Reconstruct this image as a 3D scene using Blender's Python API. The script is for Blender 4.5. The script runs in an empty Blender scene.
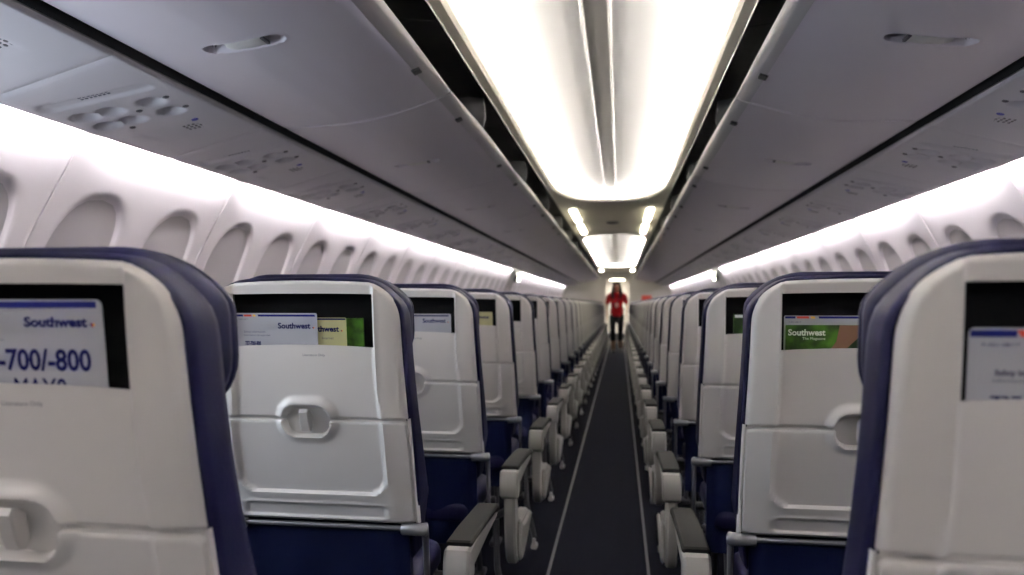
import bpy, bmesh, math, random
from mathutils import Vector, Matrix
random.seed(7)
PI = math.pi
C = bpy.context.scene.collection

# ------------------------------------------------------------------ materials
def mat(name, col, rough=.5, metal=0., spec=.5, bump=0., bscale=60., vary=0., coat=0.):
    m = bpy.data.materials.new(name); m.use_nodes = True
    nt = m.node_tree; b = nt.nodes['Principled BSDF']
    b.inputs['Base Color'].default_value = (*col, 1)
    b.inputs['Roughness'].default_value = rough
    b.inputs['Metallic'].default_value = metal
    b.inputs['Specular IOR Level'].default_value = spec
    if coat: b.inputs['Coat Weight'].default_value = coat
    tc = nt.nodes.new('ShaderNodeTexCoord')
    n = nt.nodes.new('ShaderNodeTexNoise'); n.inputs['Scale'].default_value = bscale
    n.inputs['Detail'].default_value = 3
    nt.links.new(tc.outputs['Object'], n.inputs['Vector'])
    if bump:
        bp = nt.nodes.new('ShaderNodeBump'); bp.inputs['Strength'].default_value = bump
        bp.inputs['Distance'].default_value = .002
        nt.links.new(n.outputs['Fac'], bp.inputs['Height']); nt.links.new(bp.outputs['Normal'], b.inputs['Normal'])
    if vary:
        mx = nt.nodes.new('ShaderNodeMix'); mx.data_type = 'RGBA'
        mx.inputs['A'].default_value = (*[c * (1 - vary) for c in col], 1)
        mx.inputs['B'].default_value = (*[min(1, c * (1 + vary)) for c in col], 1)
        nt.links.new(n.outputs['Fac'], mx.inputs['Factor']); nt.links.new(mx.outputs['Result'], b.inputs['Base Color'])
    return m

def emit(name, col, s):
    m = bpy.data.materials.new(name); m.use_nodes = True
    nt = m.node_tree; nt.nodes.remove(nt.nodes['Principled BSDF'])
    e = nt.nodes.new('ShaderNodeEmission'); e.inputs['Color'].default_value = (*col, 1); e.inputs['Strength'].default_value = s
    nt.links.new(e.outputs[0], nt.nodes['Material Output'].inputs[0])
    return m

M = dict(
    shell=mat('shell_plastic', (.69, .665, .635), .42, bump=.03, bscale=400),
    tray=mat('tray_plastic', (.67, .65, .63), .42, bump=.03, bscale=400),
    latch=mat('latch_plastic', (.52, .50, .48), .35),
    navy=mat('navy_leather', (.0036, .0036, .019), .55, spec=.09, bump=.25, bscale=180, vary=.15),
    navydark=mat('navy_fabric', (.0022, .0045, .022), .75, spec=.08, bump=.2, bscale=300, vary=.15),
    pocket=mat('pocket_lining', (.0045, .0045, .005), .8, spec=.08),
    pad=mat('armrest_pad', (.009, .0087, .009), .75, spec=.07, bump=.1, bscale=300),
    armgrey=mat('armrest_plastic', (.30, .29, .28), .38),
    alu=mat('satin_metal', (.18, .185, .20), .34, metal=.5),
    link=mat('tray_link', (.10, .10, .11), .4, metal=.5),
    dark=mat('dark_metal', (.02, .02, .025), .5),
    black=mat('black_gap', (.006, .006, .007), .8),
    carpet=mat('carpet', (.0025, .0027, .0054), .95, spec=.03, bump=.6, bscale=500, vary=.25),
    strip=mat('path_strip', (.008, .008, .013), .5),
    wall=mat('sidewall_plastic', (.74, .69, .735), .5, bump=.02, bscale=200),
    shade=mat('window_shade', (.47, .44, .465), .55),
    bin=mat('bin_plastic', (.69, .64, .685), .38, bump=.02, bscale=200),
    lip=mat('bin_lip', (.48, .465, .47), .38),
    binin=mat('bin_inside', (.018, .018, .018), .7),
    bindiv=mat('bin_divider', (.030, .030, .031), .55),
    psu=mat('service_panel', (.68, .65, .675), .42),
    psudark=mat('service_dark', (.10, .09, .10), .5),
    lens=mat('service_lens_shaded', (.13, .125, .135), .3),  # lens and vent discs darkened to stand in for shade in the dimples
    vent_shaded=mat('air_vent', (.22, .21, .22), .4),
    recess=mat('latch_recess_shade', (.13, .13, .125), .5),  # darker than the bin plastic, painting shade inside the latch recess
    ceil=mat('ceiling_panel', (.84, .82, .805), .55),
    ceiltrim=mat('ceiling_trim', (.66, .62, .52), .5),
    ceilflat=mat('ceiling_flat', (.62, .59, .54), .5),
    ceilmid=mat('ceiling_channel', (.50, .48, .44), .5),
    white=mat('card_white', (.40, .41, .44), .35),
    cream=mat('card_yellow', (.52, .50, .25), .4),
    ink=mat('ink_navy', (.006, .008, .080), .6, spec=.12),
    inkgrey=mat('ink_grey', (.12, .12, .16), .5),
    inkwhite=mat('ink_white', (.85, .85, .85), .5),
    blue=mat('stripe_blue', (.011, .015, .14), .6, spec=.12),
    red=mat('stripe_red', (.62, .06, .03), .4),
    yellow=mat('stripe_yellow', (.85, .50, .05), .4),
    iconblue=mat('icon_blue', (.05, .05, .45), .4),
    skin=mat('skin', (.26, .135, .085), .5),
    hair=mat('hair', (.010, .006, .005), .6, spec=.15),
    redshirt=mat('red_shirt', (.17, .005, .008), .85, spec=.08),
    blackcloth=mat('black_cloth', (.006, .006, .007), .9, spec=.06),
    shoe=mat('shoe_black', (.01, .01, .01), .4),
    endwall=mat('end_wall', (.40, .385, .375), .5),
    redsign=mat('red_panel', (.55, .05, .03), .4),
)
# magazine cover: blurred foliage greens
def foliage():
    m = bpy.data.materials.new('magazine_photo'); m.use_nodes = True
    nt = m.node_tree; b = nt.nodes['Principled BSDF']; b.inputs['Roughness'].default_value = .3
    tc = nt.nodes.new('ShaderNodeTexCoord'); n = nt.nodes.new('ShaderNodeTexNoise'); n.inputs['Scale'].default_value = 28
    r = nt.nodes.new('ShaderNodeValToRGB')
    r.color_ramp.elements[0].position = .35; r.color_ramp.elements[0].color = (.01, .03, .006, 1)
    r.color_ramp.elements[1].position = .68; r.color_ramp.elements[1].color = (.075, .20, .02, 1)
    nt.links.new(tc.outputs['Object'], n.inputs['Vector']); nt.links.new(n.outputs['Fac'], r.inputs['Fac'])
    nt.links.new(r.outputs['Color'], b.inputs['Base Color'])
    return m
M['foliage'] = foliage()
E_DAY = 9.; E_DOOR_FILL = .9; E_AFT_FILL = .12
E_COVE, E_WALL, E_BAR, E_GAL = 300., 41., 12., 26.
M['cove'] = emit('cove_led', (1., .95, .88), E_COVE)
M['wash'] = emit('sidewall_led', (1., .965, .95), E_WALL)
M['doorfill'] = emit('fill_door_glow', (.78, .89, 1.), E_DOOR_FILL); M['aft'] = emit('aft_fill', (1., .94, .85), E_AFT_FILL)  # added glow for the unseen door opening and aft panel
M['daylight'] = emit('daylight', (.72, .86, 1.), E_DAY)
M['bar'] = emit('ceiling_bar', (1., .93, .70), E_BAR)
M['lamp'] = emit('exit_lamp', (.95, 1., .75), 9.)
M['galley'] = emit('galley_light', (1., .90, .72), E_GAL)

# ------------------------------------------------------------------ mesh helpers
class MB:
    def __init__(s): s.v = []; s.f = []; s.m = []; s.cur = 0
    def add(s, vs, fs):
        b = len(s.v); s.v += [tuple(p) for p in vs]
        for f in fs: s.f.append(tuple(b + i for i in f)); s.m.append(s.cur)
        return b
    def grid(s, P, hole=None):
        R = len(P); K = len(P[0])
        fs = []
        for i in range(R - 1):
            for j in range(K - 1):
                if hole and hole(i, j): continue
                fs.append((i * K + j, i * K + j + 1, (i + 1) * K + j + 1, (i + 1) * K + j))
        s.add([p for r in P for p in r], fs)
    def loops(s, L, cap0=False, cap1=False, closed=True):
        n = len(L[0]); fs = []
        for k in range(len(L) - 1):
            for i in range(n if closed else n - 1):
                j = (i + 1) % n
                fs.append((k * n + i, k * n + j, (k + 1) * n + j, (k + 1) * n + i))
        if cap0: fs.append(tuple(range(n))[::-1])
        if cap1: fs.append(tuple((len(L) - 1) * n + i for i in range(n)))
        s.add([p for l in L for p in l], fs)
    def box(s, c, d, r=0., seg=2, rot=None):
        bm = bmesh.new(); bmesh.ops.create_cube(bm, size=1)
        bmesh.ops.scale(bm, vec=d, verts=bm.verts)
        if r > 0: bmesh.ops.bevel(bm, geom=list(bm.edges), offset=min(r, min(d) * .49), segments=seg, profile=.5, affect='EDGES')
        if rot is not None: bmesh.ops.rotate(bm, cent=(0, 0, 0), matrix=rot, verts=bm.verts)
        bmesh.ops.translate(bm, vec=c, verts=bm.verts)
        s.bm(bm)
    def bm(s, bm):
        bm.verts.index_update()
        s.add([v.co[:] for v in bm.verts], [[v.index for v in f.verts] for f in bm.faces]); bm.free()
    def tube(s, path, r, n=10, cap=True, sq=None):
        """sweep a circle (or ellipse: r=(ra,rb)) along a path"""
        path = [Vector(p) for p in path]; L = []
        up = Vector((0, 0, 1))
        for i, p in enumerate(path):
            d = (path[min(i + 1, len(path) - 1)] - path[max(i - 1, 0)]).normalized()
            a = d.cross(up)
            if a.length < 1e-3: a = d.cross(Vector((0, 1, 0)))
            a.normalize(); b = a.cross(d).normalized()
            rr = r[i] if isinstance(r, list) else r
            ra, rb = rr if isinstance(rr, tuple) else (rr, rr)
            L.append([p + a * ra * math.cos(2 * PI * k / n) + b * rb * math.sin(2 * PI * k / n) for k in range(n)])
        s.loops(L, cap, cap)
    def prism(s, prof, ax, x0, x1, bev=0.):
        """extrude a closed 2D profile (in the plane of the two other axes) along axis ax, with a chamfer"""
        def P(a, b, x):
            return {0: (x, a, b), 1: (a, x, b), 2: (a, b, x)}[ax]
        n = len(prof); cx = sum(p[0] for p in prof) / n; cy = sum(p[1] for p in prof) / n
        def ins(d):
            out = []
            for i in range(n):
                p0, p1, p2 = Vector(prof[i - 1]), Vector(prof[i]), Vector(prof[(i + 1) % n])
                e1 = (p1 - p0).normalized(); e2 = (p2 - p1).normalized()
                nn = Vector((-(e1.y + e2.y), e1.x + e2.x))
                if nn.length < 1e-6: nn = Vector((-e1.y, e1.x))
                nn.normalize(); out.append(p1 + nn * d)
            return out
        area = sum(prof[i - 1][0] * prof[i][1] - prof[i][0] * prof[i - 1][1] for i in range(n))
        sg = 1 if area > 0 else -1
        if bev > 0:
            q = ins(bev * sg)
            L = [[P(a, b, x0) for a, b in q], [P(a, b, x0 + bev) for a, b in prof], [P(a, b, x1 - bev) for a, b in prof], [P(a, b, x1) for a, b in q]]
        else:
            L = [[P(a, b, x0) for a, b in prof], [P(a, b, x1) for a, b in prof]]
        s.loops(L, True, True)
    def build(s, name, mats, parent=None, ang=35., loc=None, flip=True):
        me = bpy.data.meshes.new(name); me.from_pydata(s.v, [], s.f)
        if not isinstance(mats, (list, tuple)): mats = [mats]
        for m in mats: me.materials.append(m)
        me.polygons.foreach_set('material_index', s.m)
        if flip:
            bm = bmesh.new(); bm.from_mesh(me); bmesh.ops.recalc_face_normals(bm, faces=bm.faces); bm.to_mesh(me); bm.free()
        me.polygons.foreach_set('use_smooth', [True] * len(me.polygons))
        me.update(); me.set_sharp_from_angle(angle=math.radians(ang))
        o = bpy.data.objects.new(name, me); C.objects.link(o)
        if parent: o.parent = parent
        if loc: o.location = loc
        return o

def empty(name, loc=(0, 0, 0)):
    o = bpy.data.objects.new(name, None); C.objects.link(o); o.location = loc; o.empty_display_size = .1
    return o
def tag(o, label, cat, group=None, kind=None):
    o['label'] = label; o['category'] = cat
    if group: o['group'] = group
    if kind: o['kind'] = kind
    return o
def struct(o): o['kind'] = 'structure'; return o
KIDS = {}
def kids(o): return [c for c in o.children]
def copy_tree(o, parent=None):
    c = o.copy(); C.objects.link(c); c.parent = parent
    for ch in o.children: copy_tree(ch, c)
    return c
def sstep(x, a, b):
    t = max(0., min(1., (x - a) / (b - a))); return t * t * (3 - 2 * t)
def lin(a, b, n): return [a + (b - a) * i / n for i in range(n + 1)]
def merge(*ls):
    out = []
    for x in sorted(x for l in ls for x in l):
        if not out or x - out[-1] > 1.2e-3: out.append(x)
    return out
ORD = ['first', 'second', 'third', 'fourth', 'fifth', 'sixth', 'seventh', 'eighth', 'ninth', 'tenth', 'eleventh', 'twelfth', 'thirteenth',
       'fourteenth', 'fifteenth', 'sixteenth', 'seventeenth', 'eighteenth', 'nineteenth', 'twentieth', 'twenty-first', 'twenty-second',
       'twenty-third', 'twenty-fourth', 'twenty-fifth', 'twenty-sixth', 'twenty-seventh', 'twenty-eighth', 'twenty-ninth', 'thirtieth',
       'thirty-first', 'thirty-second', 'thirty-third', 'thirty-fourth']

# text -> flat mesh coordinates
_dg = None
def text_mesh(body, size, bold=0.):
    cu = bpy.data.curves.new('writing', 'FONT'); cu.body = body; cu.size = size; cu.offset = bold; cu.resolution_u = 3
    o = bpy.data.objects.new('writing', cu); C.objects.link(o)
    dg = bpy.context.evaluated_depsgraph_get(); dg.update()
    me = bpy.data.meshes.new_from_object(o.evaluated_get(dg))
    vs = [v.co.copy() for v in me.vertices]; fs = [tuple(p.vertices) for p in me.polygons]
    bpy.data.objects.remove(o); bpy.data.curves.remove(cu); bpy.data.meshes.remove(me)
    return vs, fs

# ------------------------------------------------------------------ dimensions (metres; camera at y = 0, aisle centre x = 0, floor z = 0)
PITCH, D1L, D1R, NROW = .86, .895, .928, 27
PZ, SLEN = .615, .617
W = .255
SEAM = .270
def BP(u, s, t):                       # a point of the leaning seat back
    return (u, -(.32 * s - .20 * s * s) + t, PZ + .965 * s)
def wid(s): return W - .013 * sstep(s, .15, .60)

def halfw(s, S=SLEN, r=.105):
    W = wid(s)
    if s < S - r: return W
    q = max(0., r * r - (s - (S - r)) ** 2)
    return W - r + math.sqrt(q)

def sd_rr(u, s, cu, cs, hu, hs, r):    # signed distance to a rounded rectangle, negative inside
    a = abs(u - cu) - (hu - r); b = abs(s - cs) - (hs - r)
    return math.hypot(max(a, 0), max(b, 0)) + min(max(a, b), 0) - r

def back_depth(u, s):
    """depth (t, forward positive) of the shell surface seen from behind"""
    t = 0.
    # recessed inner field, bounded by a ridge that runs down both sides and turns along the bottom
    d = sd_rr(u, s, 0, .36, (.178 + .010 * (1 - sstep(s, .1, .45))), .285, .05)
    t += .008 * (1 - sstep(d, -.007, .003))
    t -= .0035 * math.exp(-((d - .004) / .005) ** 2)
    # slot along the bottom of the tray
    d = sd_rr(u, s, 0, .029, .180, .0165, .012)
    t += .004 * (1 - sstep(d, -.004, .002)); t -= .0015 * math.exp(-((d - .004) / .003) ** 2)
    # oval bowl and rim round the tray latch
    d = sd_rr(u, s, 0, SEAM - .002, .079, .060, .055)
    t -= .0115 * (1 - sstep(d, -.022, .004))
    d = sd_rr(u, s, 0, SEAM - .006, .060, .041, .036)
    t += .024 * (1 - sstep(d, -.009, .001))
    return t

OP_U, OP0, OP1 = .177, .449, .580       # mouth of the literature pocket

def lip_arch(u, s): return .006 * (1 - min(1, abs(u) / OP_U) ** 2) * math.exp(-((s - OP0) / .045) ** 2)
def shell_mesh():
    b = MB()
    inner = merge(lin(-.182, .182, 26), lin(-.085, .085, 44), [-OP_U, OP_U], lin(-.182, -.158, 5), lin(.158, .182, 5))
    outer = lin(0, 1, 9)
    S = merge(lin(SEAM + .003, .36, 30), lin(.36, OP0, 10), [OP0], lin(OP0, OP1, 10), [OP1], lin(OP1, SLEN - .001, 14), [SLEN])
    P = []; rows = []
    for s in S:
        w = halfw(s); k = min(1., (w - .012) / .182)
        us = [x * k for x in inner]
        e = us[-1]
        right = [e + (w - e) * q for q in outer[1:]]
        allu = [-x for x in reversed(right)] + us + right
        row = []
        for u in allu:
            edge = min(w - abs(u), (SLEN - s) * 1.0 if s > .5 else 9)
            t = back_depth(u, s)
            t += .020 * (1 - sstep(edge, 0, .016)) ** 2
            t += .010 * sstep(abs(u), .19, .25)           # shell wraps gently forward to the sides
            t += .005 * (1 - sstep(s - SEAM, .0, .006))
            arch = -.012 * (u / W) ** 2 * sstep(s, .56, .607)
            row.append(BP(u, s + arch + lip_arch(u, s), t))
        rows.append(allu); P.append(row)
    def hole(i, j):
        sm = (S[i] + S[i + 1]) / 2; um = (rows[i][j] + rows[i][j + 1]) / 2
        return OP0 < sm < OP1 and abs(um) < OP_U
    b.grid(P, hole)
    # reveal of the mouth
    def rv(u0, s0, u1, s1, n=8):
        A = []; B = []
        for q in lin(0, 1, n):
            u = u0 + (u1 - u0) * q; s = s0 + (s1 - s0) * q
            t = back_depth(u, s) + .010 * sstep(abs(u), .19, .25)
            A.append(BP(u, s, t)); B.append(BP(u, s, .024))
        b.grid([A, B])
    rv(-OP_U, OP0, -OP_U, OP1); rv(OP_U, OP0, OP_U, OP1); rv(-OP_U, OP1, OP_U, OP1)
    A = []; B = []
    for u in lin(-OP_U, OP_U, 20): A.append(BP(u, OP0 + lip_arch(u, OP0), back_depth(u, OP0))); B.append(BP(u, OP0 + lip_arch(u, OP0), .012))
    b.grid([A, B])
    # skirt behind the edge and side rails below the seam
    for sg in (-1, 1):
        A = []
        for s in lin(-.004, SEAM + .004, 8):
            w = wid(s)
            A.append([BP(sg * (w - .008), s, .018), BP(sg * (w - .0055), s, .012), BP(sg * (w - .002), s, .013), BP(sg * w, s, .020), BP(sg * w, s, .034)])
        b.grid(A)
    A = [[BP(sg_u, s, .016) for sg_u in lin(-W + .012, W - .012, 4)] for s in lin(-.004, SEAM + .01, 3)]
    b.grid(A)
    return b

def tray_mesh():
    b = MB()
    wt = W - .006
    U = merge(lin(-wt, wt, 44), lin(-.086, .086, 44), lin(-.175, -.15, 6), lin(.15, .175, 6), [-wt + .002, -wt + .005, wt - .002, wt - .005])
    S = merge(lin(0, SEAM - .003, 36), lin(.18, SEAM - .003, 22), lin(.006, .06, 16), [.0015, .004, SEAM - .0045, SEAM - .0065])
    P = []
    for s in S:
        row = []
        for u in U:
            d = -sd_rr(u, s, 0, (SEAM - .003) / 2, wt, (SEAM - .003) / 2 + .0001, .014)
            k = 1.
            uu, ss = u * (wid(s) - .006) / wt, s
            t = back_depth(uu, s) + .010 * sstep(abs(u), .19, .25) - .002
            t += .012 * (1 - sstep(d, 0, .007)) ** 2
            row.append(BP(uu, ss, t))
        P.append(row)
    b.grid(P)
    # returns at the four edges
    ring = P[0] + [r[-1] for r in P[1:]] + P[-1][::-1][1:] + [r[0] for r in P[::-1]][1:-1]
    b.loops([ring, [(x * .995, y + .012, z) for x, y, z in ring]])
    return b

def outline(ins, s0, n=8, S=SLEN, r=.108, bot=.02):
    """closed outline (u,s) of the back, from bottom right over the top to bottom left"""
    w = W - ins; top = S - ins; rr = max(.02, r - ins * .6)
    pts = []
    for s in lin(s0 + bot, top - rr, 8): pts.append((w, s))
    for k in range(1, n + 1):
        a = PI / 2 * k / n; pts.append((w - rr + rr * math.cos(a), top - rr + rr * math.sin(a)))
    for q in lin(w - rr, -(w - rr), 8)[1:]: pts.append((q, top))
    for k in range(1, n + 1):
        a = PI / 2 + PI / 2 * k / n; pts.append((-(w - rr) + rr * math.cos(a), top - rr + rr * math.sin(a)))
    for s in lin(top - rr, s0 + bot, 8)[1:]: pts.append((-w, s))
    for k in range(1, 5):
        a = PI / 2 * k / 4; pts.append((-w + bot - bot * math.cos(a), s0 + bot - bot * math.sin(a)))
    for q in lin(-w + bot, w - bot, 6)[1:]: pts.append((q, s0))
    for k in range(1, 4):
        a = PI / 2 * k / 4; pts.append((w - bot + bot * math.sin(a), s0 + bot - bot * math.cos(a)))
    return [(u * wid(s) / W, s - .012 * (u / W) ** 2 * sstep(s, .54, .6)) for u, s in pts]

def backrest_mesh():
    b = MB(); L = []
    for ins, t in ((.012, .022), (.002, .018), (-.003, .022), (-.004, .034), (-.004, .072), (-.001, .088), (.010, .100), (.035, .108), (.075, .112)):
        L.append([BP(u * (1 - .10 * (1 - sstep(s, -.04, .02))), s, t * (1 + .45 * (1 - sstep(s, -.05, .35)) * sstep(t, .02, .08))) for u, s in outline(ins, -.11 + max(0, ins) * .2)])
    b.loops(L, False, True)
    return b

def headrest_mesh():
    """winged headrest cushion standing proud of the back"""
    b = MB(); L = []
    def sl(ins, t):
        w = .238 - ins; h0 = .395 + ins; h1 = .632 - ins; r = .088 - ins * .5; pts = []
        for k in range(33):
            pass
        q = .125 - ins * .5
        cs = [(w - r, h0 + r, -PI / 2), (w - q, h1 - q * .72, 0), (-w + q, h1 - q * .72, PI / 2), (-w + r, h0 + r, PI)]
        for cx, cy, a0 in cs:
            for k in range(9):
                a = a0 + PI / 2 * k / 8
                rx, ry = (q, q * .72) if a0 in (0, PI / 2) else (r, r)
                pts.append((cx + rx * math.cos(a), cy + ry * math.sin(a)))
        out = []
        for u, s in pts:
            wing = .020 * (abs(u) / .24) ** 3
            out.append(BP(u, s - .012 * (u / W) ** 2 * sstep(s, .54, .6), t + wing * sstep(t, .05, .09)))
        return out
    for ins, t in ((.02, .066), (.006, .070), (.000, .078), (-.001, .097), (.000, .107), (.0035, .110), (.000, .113), (.002, .127), (.010, .141), (.028, .150), (.07, .153)):
        L.append(sl(ins, t))
    b.loops(L, True, True)
    return b

def cushion_mesh():
    b = MB(); L = []
    for ins, z in ((.02, .355), (.004, .360), (0, .37), (0, .40), (.006, .418), (.02, .430), (.05, .436)):
        x = .212 - ins; y0 = .03 + ins; y1 = .46 - ins; r = .05
        pts = []
        for cx, cy, a0 in ((x - r, y0 + r, -PI / 2), (x - r, y1 - r, 0), (-x + r, y1 - r, PI / 2), (-x + r, y0 + r, PI)):
            for k in range(7):
                a = a0 + PI / 2 * k / 6; pts.append((cx + r * math.cos(a), cy + r * math.sin(a), z + .02 * sstep(cy, .2, .5)))
        L.append(pts)
    b.loops(L, True, True)
    return b

def lower_cover_mesh():
    b = MB(); P = []
    for s in lin(0, 1, 16):
        z = .603 - .33 * s; row = []
        for x in lin(-.226, .226, 36):
            f = .006 * math.sin(x * 38 + 3 * s) * sstep(s, .05, .5) + .005 * math.sin(x * 17 - 5 * s + 1) * s
            e = .018 * sstep(abs(x), .20, .226)
            row.append((x, .010 + .045 * s + f + e, z))
        P.append(row)
    b.grid(P)
    A = P[0] + [r[-1] for r in P[1:]] + P[-1][::-1][1:] + [r[0] for r in P[::-1]][1:-1]
    b.loops([A, [(x * .99, y + .03, z) for x, y, z in A]], False, False)
    return b

def tray_arm_mesh(aisle):
    b = MB()
    b.tube([BP(-.236, -.013, .003), BP(.236, -.013, .003)], .0065, 10)
    kl = []
    for sg in (1, -1):
        k = MB(); kl.append(k); o_ = 0. if sg == aisle else -.026
        b.cur = 0
        b.tube([BP(sg * (u_ + o_), -.014, t_) for u_, t_ in ((.214, .002), (.217, .002), (.250, .002), (.276, .003), (.280, .004))],
               [.012, .0145, .0155, .0155, .011], 16)
        p0 = BP(sg * (.270 + o_), -.012, .004)
        k.tube([(p0[0], p0[1] + .004, p0[2] + .006), (p0[0], p0[1] + .013, p0[2] - .02), (p0[0], p0[1] + .022, p0[2] - .07), (p0[0], p0[1] + .032, p0[2] - .14), (p0[0], p0[1] + .045, p0[2] - .20)],
               [(.008, .016), (.008, .017), (.007, .015), (.007, .013), (.006, .012)], 12)
    return b, kl

AX = .345                                # aisle armrest, from the seat centre
def arm_body(x, wid=.028):
    """armrest beam with its rounded rear cap; profile in y-z"""
    b = MB()
    prof = [(.462, .506), (.30, .497), (.12, .480), (.075, .462), (.050, .455), (.034, .468), (.028, .490), (.030, .520), (.038, .538), (.05, .543), (.47, .531), (.478, .521)]
    b.prism(prof, 0, x - wid, x + wid, .006)
    return b
def arm_cap(x, wid=.033):
    b = MB()
    prof = [(.10, .545), (.10, .470), (.075, .452), (.050, .445), (.030, .458), (.021, .488), (.024, .522), (.036, .545), (.05, .549)]
    b.prism(prof, 0, x - wid, x + wid, .007)
    return b
def arm_pad(x, wid=.034):
    b = MB()
    prof = [(.060, .546), (.060, .557), (.066, .561), (.20, .560), (.44, .549), (.478, .544), (.490, .534), (.486, .522), (.470, .520), (.44, .528), (.30, .536), (.10, .546)]
    b.prism(prof, 0, x - wid, x + wid, .006)
    return b
def arm_shroud(x, sg):
    """rear strut sweeping down and forward into a leaf-shaped end cover"""
    b = MB()
    prof = [(.046, .452), (.048, .40), (.056, .32), (.072, .255), (.095, .212), (.125, .188), (.165, .186), (.23, .202), (.32, .232), (.40, .262), (.45, .290),
            (.446, .306), (.42, .316), (.34, .322), (.26, .322), (.20, .330), (.165, .352), (.140, .385), (.122, .425), (.110, .458)]
    b.prism(prof, 0, x - .020, x + .020, .007)
    leaf = [(.105, .225), (.128, .200), (.165, .196), (.23, .211), (.32, .240), (.40, .270), (.438, .292), (.42, .306), (.34, .313), (.25, .312), (.18, .318), (.135, .350), (.118, .345), (.104, .29)]
    x2 = x + sg * .020
    b.prism(leaf, 0, min(x2 - .002, x2 + sg * .016), max(x2 - .002, x2 + sg * .016), .008)
    return b

def leg_mesh(x, y0, y1):
    b = MB()
    b.tube([(x, y0, .02), (x, y0 + (y1 - y0) * .5, .18), (x, y1, .345)], [(.014, .02), (.012, .016), (.015, .02)], 10)
    return b
def foot_mesh(x, y):
    b = MB(); b.box((x, y, .011), (.028, .055, .022), .006); b.box((x, y - .016, .034), (.016, .018, .034), .005)
    return b

def make_seat(kind, sg, full=True):
    """kind: aisle / middle / window; sg = +1 where the aisle lies on the +x side"""
    r = empty('passenger_seat')
    sh = GEO['shell'].copy_to('back_shell', r)
    tr = GEO['tray'].copy_to('tray_table', r)
    GEO['backrest'].copy_to('backrest', r)
    GEO['cushion'].copy_to('cushion', r)
    GEO['cover'].copy_to('lower_back_cover', r)
    GEO['pocket'].copy_to('literature_pocket', r)
    if full:
        GEO['headrest'].copy_to('headrest', r)
        GEO['latch'].copy_to('latch', tr)
        GEO['pocketlabel'].copy_to('pocket_lettering', sh)
        GEO['frame'].copy_to('seat_frame', r)
        for n in ('legfl', 'legfr', 'legrl', 'legrr'): GEO[n].copy_to('leg', r)
    else:
        GEO['headrest'].copy_to('headrest', r)
        for n in ('legfl', 'legrr'): GEO[n].copy_to('leg', r)
    kk = '0' if kind != 'aisle' else '+' if sg > 0 else '-'
    ta_ = GEO['trayarm' + kk].copy_to('tray_arm', r); [q_.copy_to('arm_link', ta_) for q_ in GEO['traylink' + kk]]
    if kind == 'aisle':
        k = '+' if sg > 0 else '-'
        a = GEO['armA' + k].copy_to('armrest', r)
        GEO['padA' + k].copy_to('armrest_pad', a); GEO['capA' + k].copy_to('armrest_cap', a); GEO['shroudA' + k].copy_to('armrest_shroud', a)
        GEO['footA' + k].copy_to('foot', GEO['strutA' + k].copy_to('leg', r))
    k = '-' if sg > 0 else '+'
    a = GEO['armM' + k].copy_to('armrest', r)
    if full: GEO['padM' + k].copy_to('armrest_pad', a)
    return r

class Geo:
    def __init__(s, mb, mats, ang=35.):
        o = mb.build('tmp', mats, None, ang); s.me = o.data; bpy.data.objects.remove(o)
    def copy_to(s, name, parent):
        o = bpy.data.objects.new(name, s.me); C.objects.link(o); o.parent = parent
        if s.me.name.startswith('tmp'): s.me.name = name
        return o
GEO = {}
GEO['shell'] = Geo(shell_mesh(), M['shell'], 50)
GEO['tray'] = Geo(tray_mesh(), M['tray'], 50)
GEO['backrest'] = Geo(backrest_mesh(), M['navy'], 60)
GEO['headrest'] = Geo(headrest_mesh(), M['navy'], 60)
GEO['cushion'] = Geo(cushion_mesh(), M['navy'], 60)
GEO['cover'] = Geo(lower_cover_mesh(), M['navydark'], 60)
b = MB()                                 # pocket lining: an open box behind the mouth
def pk(u, s, t): return BP(u, s, t)
u1, s0, s1, ta, tb = .186, .330, .588, .014, .050
b.grid([[pk(u, s, tb) for u in lin(-u1, u1, 6)] for s in lin(s0, s1, 6)])
b.grid([[pk(-u1, s, t) for t in (ta, tb)] for s in lin(s0, s1, 6)]); b.grid([[pk(u1, s, t) for t in (ta, tb)] for s in lin(s0, s1, 6)])
b.grid([[pk(u, s1, t) for u in lin(-u1, u1, 6)] for t in (ta, tb)]); b.grid([[pk(u, s0, t) for u in lin(-u1, u1, 6)] for t in (ta, tb)])
GEO['pocket'] = Geo(b, M['pocket'])
b = MB()                                 # latch tab, hung in the bowl
prof = [(SEAM + .024, .000), (SEAM + .026, -.008), (SEAM + .018, -.014), (SEAM - .012, -.012), (SEAM - .030, -.008), (SEAM - .032, .002), (SEAM - .02, .012), (SEAM + .015, .012)]
L = []
for u, k in ((-.0115, .75), (-.009, 1.), (.009, 1.), (.0115, .75)):
    L.append([BP(u, SEAM - .003 + (s - SEAM + .003) * (.9 + .1 * k), t * k) for s, t in prof])
b.loops(L, True, True); GEO['latch'] = Geo(b, M['latch'], 30)
vs, fs = text_mesh('Literature Only', .0088, .0)
b = MB(); wd = max(v.x for v in vs)
b.add([BP(v.x - wd / 2 + .028, .427 + v.y, back_depth(v.x, .427) - .0006) for v in vs], fs)
GEO['pocketlabel'] = Geo(b, M['inkgrey'])
b = MB()
for y in (.09, .40): b.tube([(-.235, y, .345), (.235, y, .345)], .016, 10)
b.box((0, .25, .352), (.40, .36, .012), .003)
GEO['frame'] = Geo(b, M['dark'])
for n, x, a, c in (('legfl', -.15, .50, .40), ('legfr', .15, .50, .40), ('legrl', -.15, .05, .09), ('legrr', .15, .05, .09)):
    bb = leg_mesh(x, a, c); bb.box((x, a, .012), (.05, .09, .024), .008); GEO[n] = Geo(bb, M['dark'])
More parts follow.
